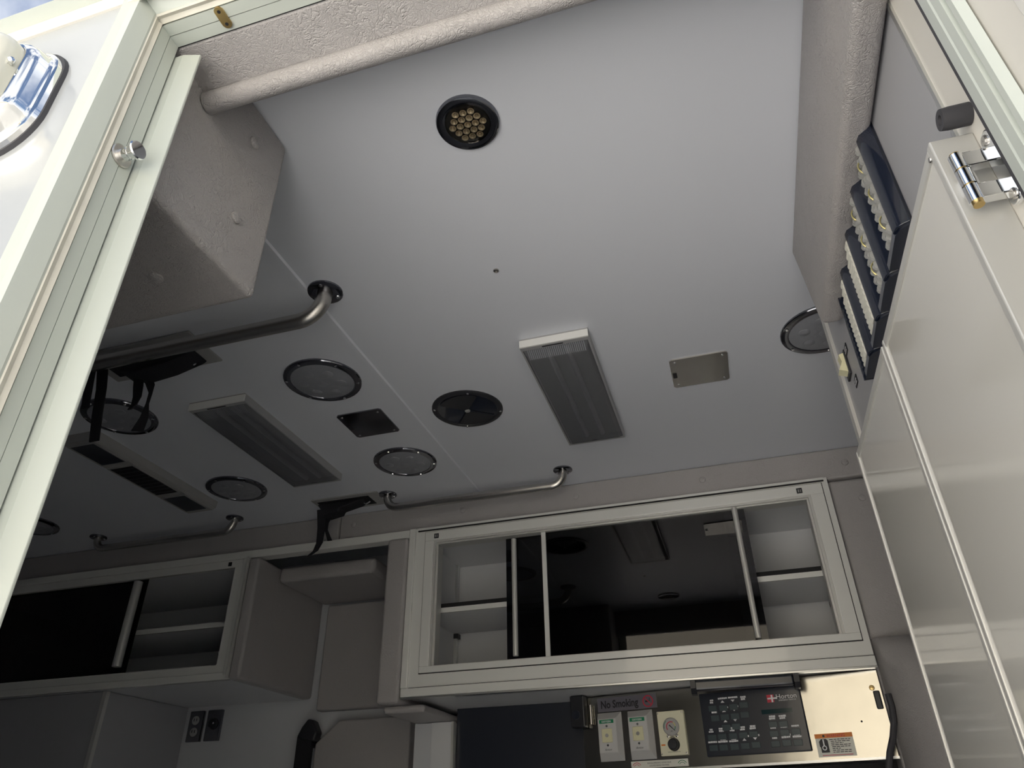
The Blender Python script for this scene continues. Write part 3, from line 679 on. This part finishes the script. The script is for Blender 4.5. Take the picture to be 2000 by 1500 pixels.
MB().ribbon([(xc-r*.20, yy-.0042, zc+r*.20), (xc+r*.5, yy-.0042, zc-r*.5)], (.7, 0, .7), [.003, .001], .0006).build('needle', 'ink', d)
text('kPa', 'ink', d, 'lettering', (xc+r*.05, yy-.0038, zc-r*.55), .0035)
MB().lathe((xc+.002, yy, z0+(z1-z0)*.24), (0, -1, 0), [(r*.72, 0), (r*.72, .003), (r*.64, .005), (r*.60, .014), (r*.50, .016), (0, .0165)], 28).build('knob', 'black_plastic', t)
for dx in (-.012, .014): MB().lathe((xc+dx, yy, z0+(z1-z0)*.43), (0, -1, 0), [(.0045, 0), (.004, .003), (.002, .004), (0, .003)], 12).build('toggle_screw', 'steel', t)
for xx in (x0+.004, x1-.004):
    for zz in (z0+.005, z1-.005): MB().lathe((xx, yy, zz), (0, -1, 0), [(.0028, 0), (.0024, .001), (0, .0014)], 10).build('screw', 'steel', t)
B(x0+.004, x0+.016, yy-.0004, yy, z0+.026, z0+.030).build('red_caption', 'orange_print', t)
text('VACUUM REGULATOR', 'ink', t, 'lettering', (xc, yy-.0006, z0+.008), .0026)
arcb = MB().ribbon([(xc-.006, yy-.0005, z0+.0455), (xc-.003, yy-.0005, z0+.0475), (xc+.003, yy-.0005, z0+.0475), (xc+.006, yy-.0005, z0+.0455)], (0, 1, 0), .0005, .0016).build('arrow_arc', 'ink', t)
# bypass label
t = thing('bypass_label', 'white bypass valve label with red and green arcs on the stainless console', 'label', (-.30, YS, .15))
_, e = facebox([(1233, 1488), (1344, 1481), (1234, 1502), (1345, 1496)], YS, .002, 'plate', 'offwhite', t)
xc0, zz = (e[0]+e[1])/2, e[3]
text('MANUAL EMERGENCY BYPASS VALVE', 'ink', t, 'lettering', (xc0, YS-.0026, zz-.0085), .0042, .72)
text('LOCATED BEHIND THIS PANEL', 'ink', t, 'lettering', (xc0, YS-.0026, zz-.0150), .0042, .72)
for (cx, m) in ((e[0]+.017, 'red_print'), (e[1]-.017, 'green_print')):
    P = [(math.cos(math.radians(30+120*k/12)), math.sin(math.radians(30+120*k/12))) for k in range(13)]
    g = MB()
    for (r0, r1) in ((.0085, .0098), (.0132, .0147)):
        g.add([(cx+r0*a, YS-.0026, zz-.0178+r0*b_) for a, b_ in P]+[(cx+r1*a, YS-.0026, zz-.0178+r1*b_) for a, b_ in P], [(k, k+1, 14+k, 13+k) for k in range(12)])
    g.build('arc_mark', m, t)
# switch panel
t = thing('switch_panel', 'black membrane switch panel with display and rows of small keys', 'control panel', (.01, YS, .17))
_, e = facebox([(1366, 1353), (1561, 1341), (1381, 1479), (1588, 1467)], YS, .006, 'plate', 'navy_panel', t, .003)
yk = YS-.006
facebox([(1486, 1387), (1546, 1382), (1489, 1395), (1549, 1391)], yk, .0008, 'display', 'lcd', t)
def dash(px, py, wpx, parent, m='white_print', h=3.0):
    P = PY(px, py, yk); k = 2.3/FPX; w_ = wpx*k/2; hh = h*k/2; g = MB(); x = P.x-w_; 
    while x < P.x+w_-.0005:
        l = min(random.uniform(.0035, .007), P.x+w_-x); g.box(x, x+l, yk-.0009, yk-.0002, P.z-hh*random.uniform(.75, 1), P.z+hh*random.uniform(.8, 1)); x += l+.0006
    g.build('caption', m, parent)
def key(px, py, cap, arrow=0, lit='key_green'):
    """one key: centre of the pad in pixels; cap = widths in pixels of its caption lines above"""
    P = PY(px, py, yk); kb = B(P.x-.0115, P.x+.0115, yk-.0016, yk, P.z-.0075, P.z+.0075).build('key', lit, t, bevel=.0012)
    yy = py-14
    if arrow:
        dash(px-2, py-19, cap[0], kb)
        A = PY(px-2, py-12.5, yk); s = .0055
        tri = [(A.x-s, A.z-s*.5*arrow), (A.x+s, A.z-s*.5*arrow), (A.x, A.z+s*.6*arrow)]
        MB().prism(tri, 'y', yk-.0009, yk-.0002).build('arrow', 'white_print', kb)
    else:
        for i, c_ in enumerate(cap[::-1]): dash(px-2, py-11.5-i*4.3, c_, kb)
for (x, y, cap, ar) in ((1392, 1384, (6, 6), 0), (1413, 1383, (16,), 1), (1433, 1381, (16,), -1), (1453, 1377, (9, 7), 0),
                        (1397, 1403, (7, 9), 0), (1416, 1401, (14,), 1), (1436, 1399, (14,), -1), (1455, 1396, (), 0),
                        (1419, 1421, (10,), 1), (1438, 1419, (10,), -1),
                        (1391, 1441, (5, 8), 0), (1411, 1439, (9, 8), 0), (1432, 1438, (9, 8), 0), (1452, 1436, (8, 8), 0), (1472, 1434, (9, 10), 0),
                        (1394, 1461, (7, 15), 0), (1414, 1460, (9, 16), 0), (1435, 1459, (8, 15), 0), (1456, 1457, (15,), 1), (1477, 1455, (14,), -1)):
    key(x, y, cap, ar)
for (x, y, cap) in ((1510, 1415, (10, 10)), (1530, 1414, (12, 9)), (1512, 1433, (10, 9)), (1533, 1431, (11,)), (1555, 1429, (12,)), (1515, 1453, (5, 8)), (1537, 1451, (15, 14)), (1559, 1450, (10, 14))):
    key(x, y, cap)
# maker's mark: red square with cross, word and small line
P = PY(1507, 1364, yk)
lg = B(P.x-.0125, P.x+.006, yk-.0008, yk, P.z-.010, P.z+.0095).build('red_block', 'red_print', t)
cr = MB(); cr.box(P.x-.011, P.x+.013, yk-.0012, yk-.0008, P.z-.0022, P.z+.0018); cr.box(P.x-.0012, P.x+.0032, yk-.0013, yk-.0008, P.z-.0098, P.z+.0085); cr.build('cross', 'white_print', lg)
text('Horton', 'white_print', t, 'lettering', (P.x+.0275+.012, yk-.0009, P.z-.003), .0125, 1.05)
text('EMERGENCY VEHICLES', 'white_print', t, 'small_lettering', (P.x+.041, yk-.0009, P.z-.0085), .0036, .9)
# warning decal
t = thing('warning_decal', 'warning decal with orange header and small pictogram on the stainless console', 'label', (.22, YS, .17))
_, e = facebox([(1591, 1434), (1665, 1430), (1599, 1479), (1673, 1476)], YS, .0015, 'plate', 'offwhite', t)
x0, x1, z0, z1 = e; yd = YS-.0015
hb_ = B(x0, x1, yd-.0006, yd, z1-.0105, z1).build('orange_band', 'orange_print', t)
text('WARNING', 'red_print', hb_, 'lettering', (x0+(x1-x0)*.56, yd-.0012, z1-.0088), .0068, 1.0, .01)
MB().lathe((x0+.022, yd-.0006, z1-.0055), (0, -1, 0), [(.003, 0), (.003, .0006)], 10).build('alert_mark', 'ink', hb_)
pg = MB().prism([(x0+.010, z0+.010), (x0+.030, z0+.010), (x0+.030, z0+.038), (x0+.026, z0+.042), (x0+.014, z0+.042), (x0+.008, z0+.036), (x0+.008, z0+.024), (x0+.010, z0+.023)], 'y', yd-.0006, yd).build('pictogram', 'ink', t)
xc_, zc_ = x0+.019, z0+.021
m = MB(); m.rings([[(xc_+k*math.cos(2*math.pi*i/20), yd-.0010, zc_+k*math.sin(2*math.pi*i/20)) for i in range(20)] for k in (.0058, .0036)], False, False)
m.box(xc_-.0016, xc_+.0016, yd-.0010, yd-.0006, zc_+.005, z0+.041); m.build('hook_mark', 'white_print', pg)
for k, (a, l) in enumerate(((.0, .052), (.003, .048), (.003, .030), (.003, .047), (.004, .046), (.004, .020), (.004, .045), (.004, .046))):
    zz = z1-.0155-k*.0042; xx = x0+.034+a; xe = min(xx+l, x1-.004); g = MB()
    while xx < xe:
        q = min(random.uniform(.005, .010), xe-xx); g.box(xx, xx+q, yd-.0006, yd, zz, zz+.0017); xx += q+.0016
    g.build('print_line', 'ink', t)
B(x0+.010, x1-.008, yd-.0006, yd, z0+.003, z0+.0044).build('print_line', 'red_print', t)

XF[0] = None; PY = PY_scene
# ---- padded column and bolster at the forward end of the wall
t = thing('column_pad', 'upright grey padded column between the sliding panel cabinet and the white cabinet doors', 'padding', (.42, 2.24, -.3))
B(.347, .50, 2.215, 2.30, -.3, .900).build('pad', 'vinyl_far', t, bevel=.012, seg=3)
button(PY(1684, 972, 2.2155), (0, -1, 0), t, .0105, 'vinyl_far')
t = thing('corner_bolster', 'large rounded padded bolster at the corner beside the stainless console', 'cushion', (.42, 2.2, -.3))
MB().rings([[(.352+(.175)*u_, 2.205-.15*math.sin(math.pi*u_)**.5*k-.004*k, z) for u_ in [i/12 for i in range(13)]]+[(.527, 2.214, z), (.352, 2.214, z)]
            for z, k in ((-.3, 1), (.10, 1), (.24, .97), (.31, .90), (.36, .76), (.395, .58), (.42, .36), (.432, .14))]).build('pad', 'vinyl_far', t)
P = [PY(x, y, 2.17) for x, y in ((1734, 1355), (1742, 1380), (1746, 1410), (1744, 1440), (1738, 1470), (1736, 1500), (1738, 1540))]
tag(MB().tube(P, .008, 10).build('hose', 'rubber', None), 'black hose hanging beside the stainless console and the padded bolster', 'hose')

# ================================================================== FORWARD CABINET
XG = .282
t = thing('forward_cabinet', 'tall forward cabinet with glossy white doors in aluminium frames and grey upper panel', 'cabinet', (.6, .93, ZF))
B(XG, X1-.005, .563, 1.31, ZF, .9995).build('body', 'grey_panel', t)
B(XG-.006, XG, 1.290, 1.312, .50, .90).build('corner_strip', 'anodised', t)
def cdoor(y0, y1, hinge):
    d = B(.247, .280, y0+.010, y1-.008, ZF+.05, .519).build('door', 'door_white', t)
    B(.2445, .2815, y0, y0+.010, ZF+.05, .531).build('stile', 'anodised', d, bevel=.0015)
    B(.2445, .2815, y1-.008, y1, ZF+.05, .531).build('stile', 'anodised', d, bevel=.0015)
    B(.2450, .2815, y0+.010, y1-.008, .519, .531).build('top_rail', 'anodised', d, bevel=.0015)
    return d
d1 = cdoor(.534, .868, True)
MB().lathe((.263, .534, .502), (0, -1, 0), [(.0045, 0), (.004, .0012), (.002, .0015), (0, .001)], 14).build('screw', 'steel', d1)
MB().lathe((.2445, .545, .519), (-1, 0, 0), [(.003, 0), (.0025, .001), (0, .001)], 10).build('screw', 'steel', d1)
d2 = cdoor(.876, 1.203, False)
B(.262, .2815, .868, .876, ZF+.05, .531).build('door_gap', 'gap', t)
# hinge of the near door
zt, zb_ = PY(1872, 305, .522).z, PY(1912, 395, .522).z; xb = PY(1885, 345, .522).x
L_ = zt-zb_
hg = MB().prism([(.497+.018+.011*math.cos(a), (zb_+zt)/2+(.030 if math.sin(a) > 0 else -.030)+.011*math.sin(a)) for a in [2*math.pi*i/28 for i in range(28)]], 'x', .2765, .2812).build('hinge', 'chrome', t, bevel=.0012)
for k in range(3):
    MB().cyl((xb, .522, zb_+L_*(k*.34)), (xb, .522, zb_+L_*(k*.34+.31)), .0062, 18).build('knuckle', 'chrome', hg)
MB().cyl((xb, .522, zb_-.003), (xb, .522, zt+.002), .0045, 14).build('hinge_pin', 'brass', hg)
for q in (0, .68): B(xb, .280, .517, .5265, zb_+L_*q+.001, zb_+L_*q+L_*.30).build('leaf_arm', 'chrome', hg, bevel=.001)
B(xb-.002, .262, .523, .534, zb_+L_*.34, zb_+L_*.65).build('door_leaf', 'chrome', hg)
for q in (-1, 1): MB().lathe((.2765, .515, (zb_+zt)/2+q*.032), (-1, 0, 0), [(.0052, 0), (.0045, .0018), (.002, .0022), (0, .0015)], 14).build('screw', 'steel', hg)
# rubber bumper
c0 = PX(1893, 222, .2812); c1 = PY(1838, 241, c0.y)
rb_ = .0105; ax = Vector((-1, 0, 0)); ln = c0.x-c1.x
tag(MB().lathe(c0, ax, [(rb_, 0), (rb_, ln*.7), (rb_*.93, ln), (rb_*.45, ln), (rb_*.42, ln*.8), (0, ln*.8)], 24).build('door_bumper', 'rubber', None), 'black rubber bumper standing out of the doorway jamb', 'bumper')
# padded valance over the grey panel
t = thing('side_valance', 'grey padded valance hanging from the ceiling above the grey panel', 'padding', (.26, .9, .76))
yb0, yb1 = .513, 1.227
MB().prism([(yb0, .999), (yb0, .768), (1.155, .762), (yb1, .999)], 'x', .241, .2795).build('pad', 'vinyl', t, bevel=.012, seg=4)
# blue rack with its strips
t = thing('supply_rack', 'dark blue plastic rack with four upright slots on the grey panel', 'rack', (.26, .9, .60))
ztop, zbot = .785, .603
ya, yb = .722, 1.083; st = (yb-ya)/4; xr = .263
B(XG-.003, XG-.0003, ya+.004, yb, zbot, ztop-.004).build('back_plate', 'blue_plastic', t)
B(xr+.004, XG-.004, ya+.010, yb, zbot, zbot+.004).build('base', 'blue_plastic', t)
for k in range(4):
    y0 = ya+k*st
    MB().prism([(XG-.004, y0), (xr+.006, y0+.004), (xr, y0+.009), (xr-.002, y0+.020), (xr, y0+.022), (xr+.004, y0+.011), (XG-.004, y0+.008)], 'z', zbot-.002, ztop-.004*k).build('slot_cover', 'blue_plastic', t, bevel=.002, seg=3)
    cap_ = MB().prism([(XG-.004, y0+.003), (xr+.004, y0+.011), (xr, y0+.022), (xr+.002, y0+st-.003), (XG-.004, y0+st-.003)], 'z', zbot-.004, zbot+.006).build('slot_floor', 'blue_plastic', t)
MB().prism([(XG-.004, yb-.004), (xr, yb-.004), (xr, yb), (XG-.004, yb)], 'z', zbot-.004, ztop-.02).build('end_wall', 'blue_plastic', t)
# strips: scalloped white plastic in each slot
names = ['first', 'second', 'third', 'fourth']
for k in range(4):
    for j in range(3):
        y0 = ya+k*st+.027+j*.0195; x_in = XG-.008; xo = xr-.006+.003*j-(.002 if k > 1 else 0)
        n = 9 if k < 2 else 14; P = []; zb0, zt0 = zbot+.007+.003*j, ztop-.018-.003*j-.004*k
        for i in range(n*4+1):
            z = zb0+(zt0-zb0)*i/(n*4); dep = (.0055 if k < 2 else .0018)*abs(math.sin(math.pi*i/4))**.6
            P.append((xo+.0075-dep, z))
        poly = P+[(x_in, zt0), (x_in, zb0)]
        g = MB().prism(poly, 'y', y0, y0+(.0050 if k < 2 else .0135))
        o = g.build('plastic_strip', 'clear_film' if k < 2 else 'offwhite', None)
        pos = ('by the cover', 'in the middle', 'at the back')[j]
        tag(o, ('clear scalloped strip' if k < 2 else 'white wrapped pack')+" %s of the blue rack's %s slot from the doorway" % (pos, names[k]), 'strip' if k < 2 else 'packet', 'strips in the blue rack, slot %s' % names[k])
    if k < 2:
        for j in range(3):
            zz = zbot+.035+j*.050; lp = [(xr+.004+.008*math.cos(a), ya+k*st+.0395, zz+.012*math.sin(a)) for a in [math.pi*(.5+i/8) for i in range(9)]]
            tag(MB().tube(lp, .0012, 6).build('wire_loop', 'loop_wire', None), '%s yellow wire loop among the strips in the %s slot of the blue rack' % (('lowest', 'middle', 'highest')[j], names[k]), 'loop', 'wire loops in the blue rack, slot %s' % names[k])
# rocker switch
c = PX(1655, 708, XG)
t = thing('rocker_switch', 'ivory rocker switch beside the blue rack on the grey panel', 'switch', (XG, c.y, c.z-.02))
B(XG-.004, XG, c.y-.012, c.y+.020, c.z-.030, c.z+.022).build('bezel', 'black_plastic', t, bevel=.001)
MB().prism([(XG-.004, c.z-.022), (XG-.018, c.z-.016), (XG-.010, c.z), (XG-.012, c.z+.016), (XG-.004, c.z+.018)], 'y', c.y-.006, c.y+.014).build('rocker', 'ivory', t)
for q in ((1653, 683), (1673, 744)):
    p = PX(*q, XG); lb = B(XG-.0015, XG, p.y-.012, p.y+.012, p.z-.008, p.z+.008).build('switch_label', 'ink', t)
    for i in range(2): B(XG-.002, XG-.0015, p.y-.008, p.y+.008, p.z-.005+i*.006, p.z-.003+i*.006).build('caption', 'white_print', lb)
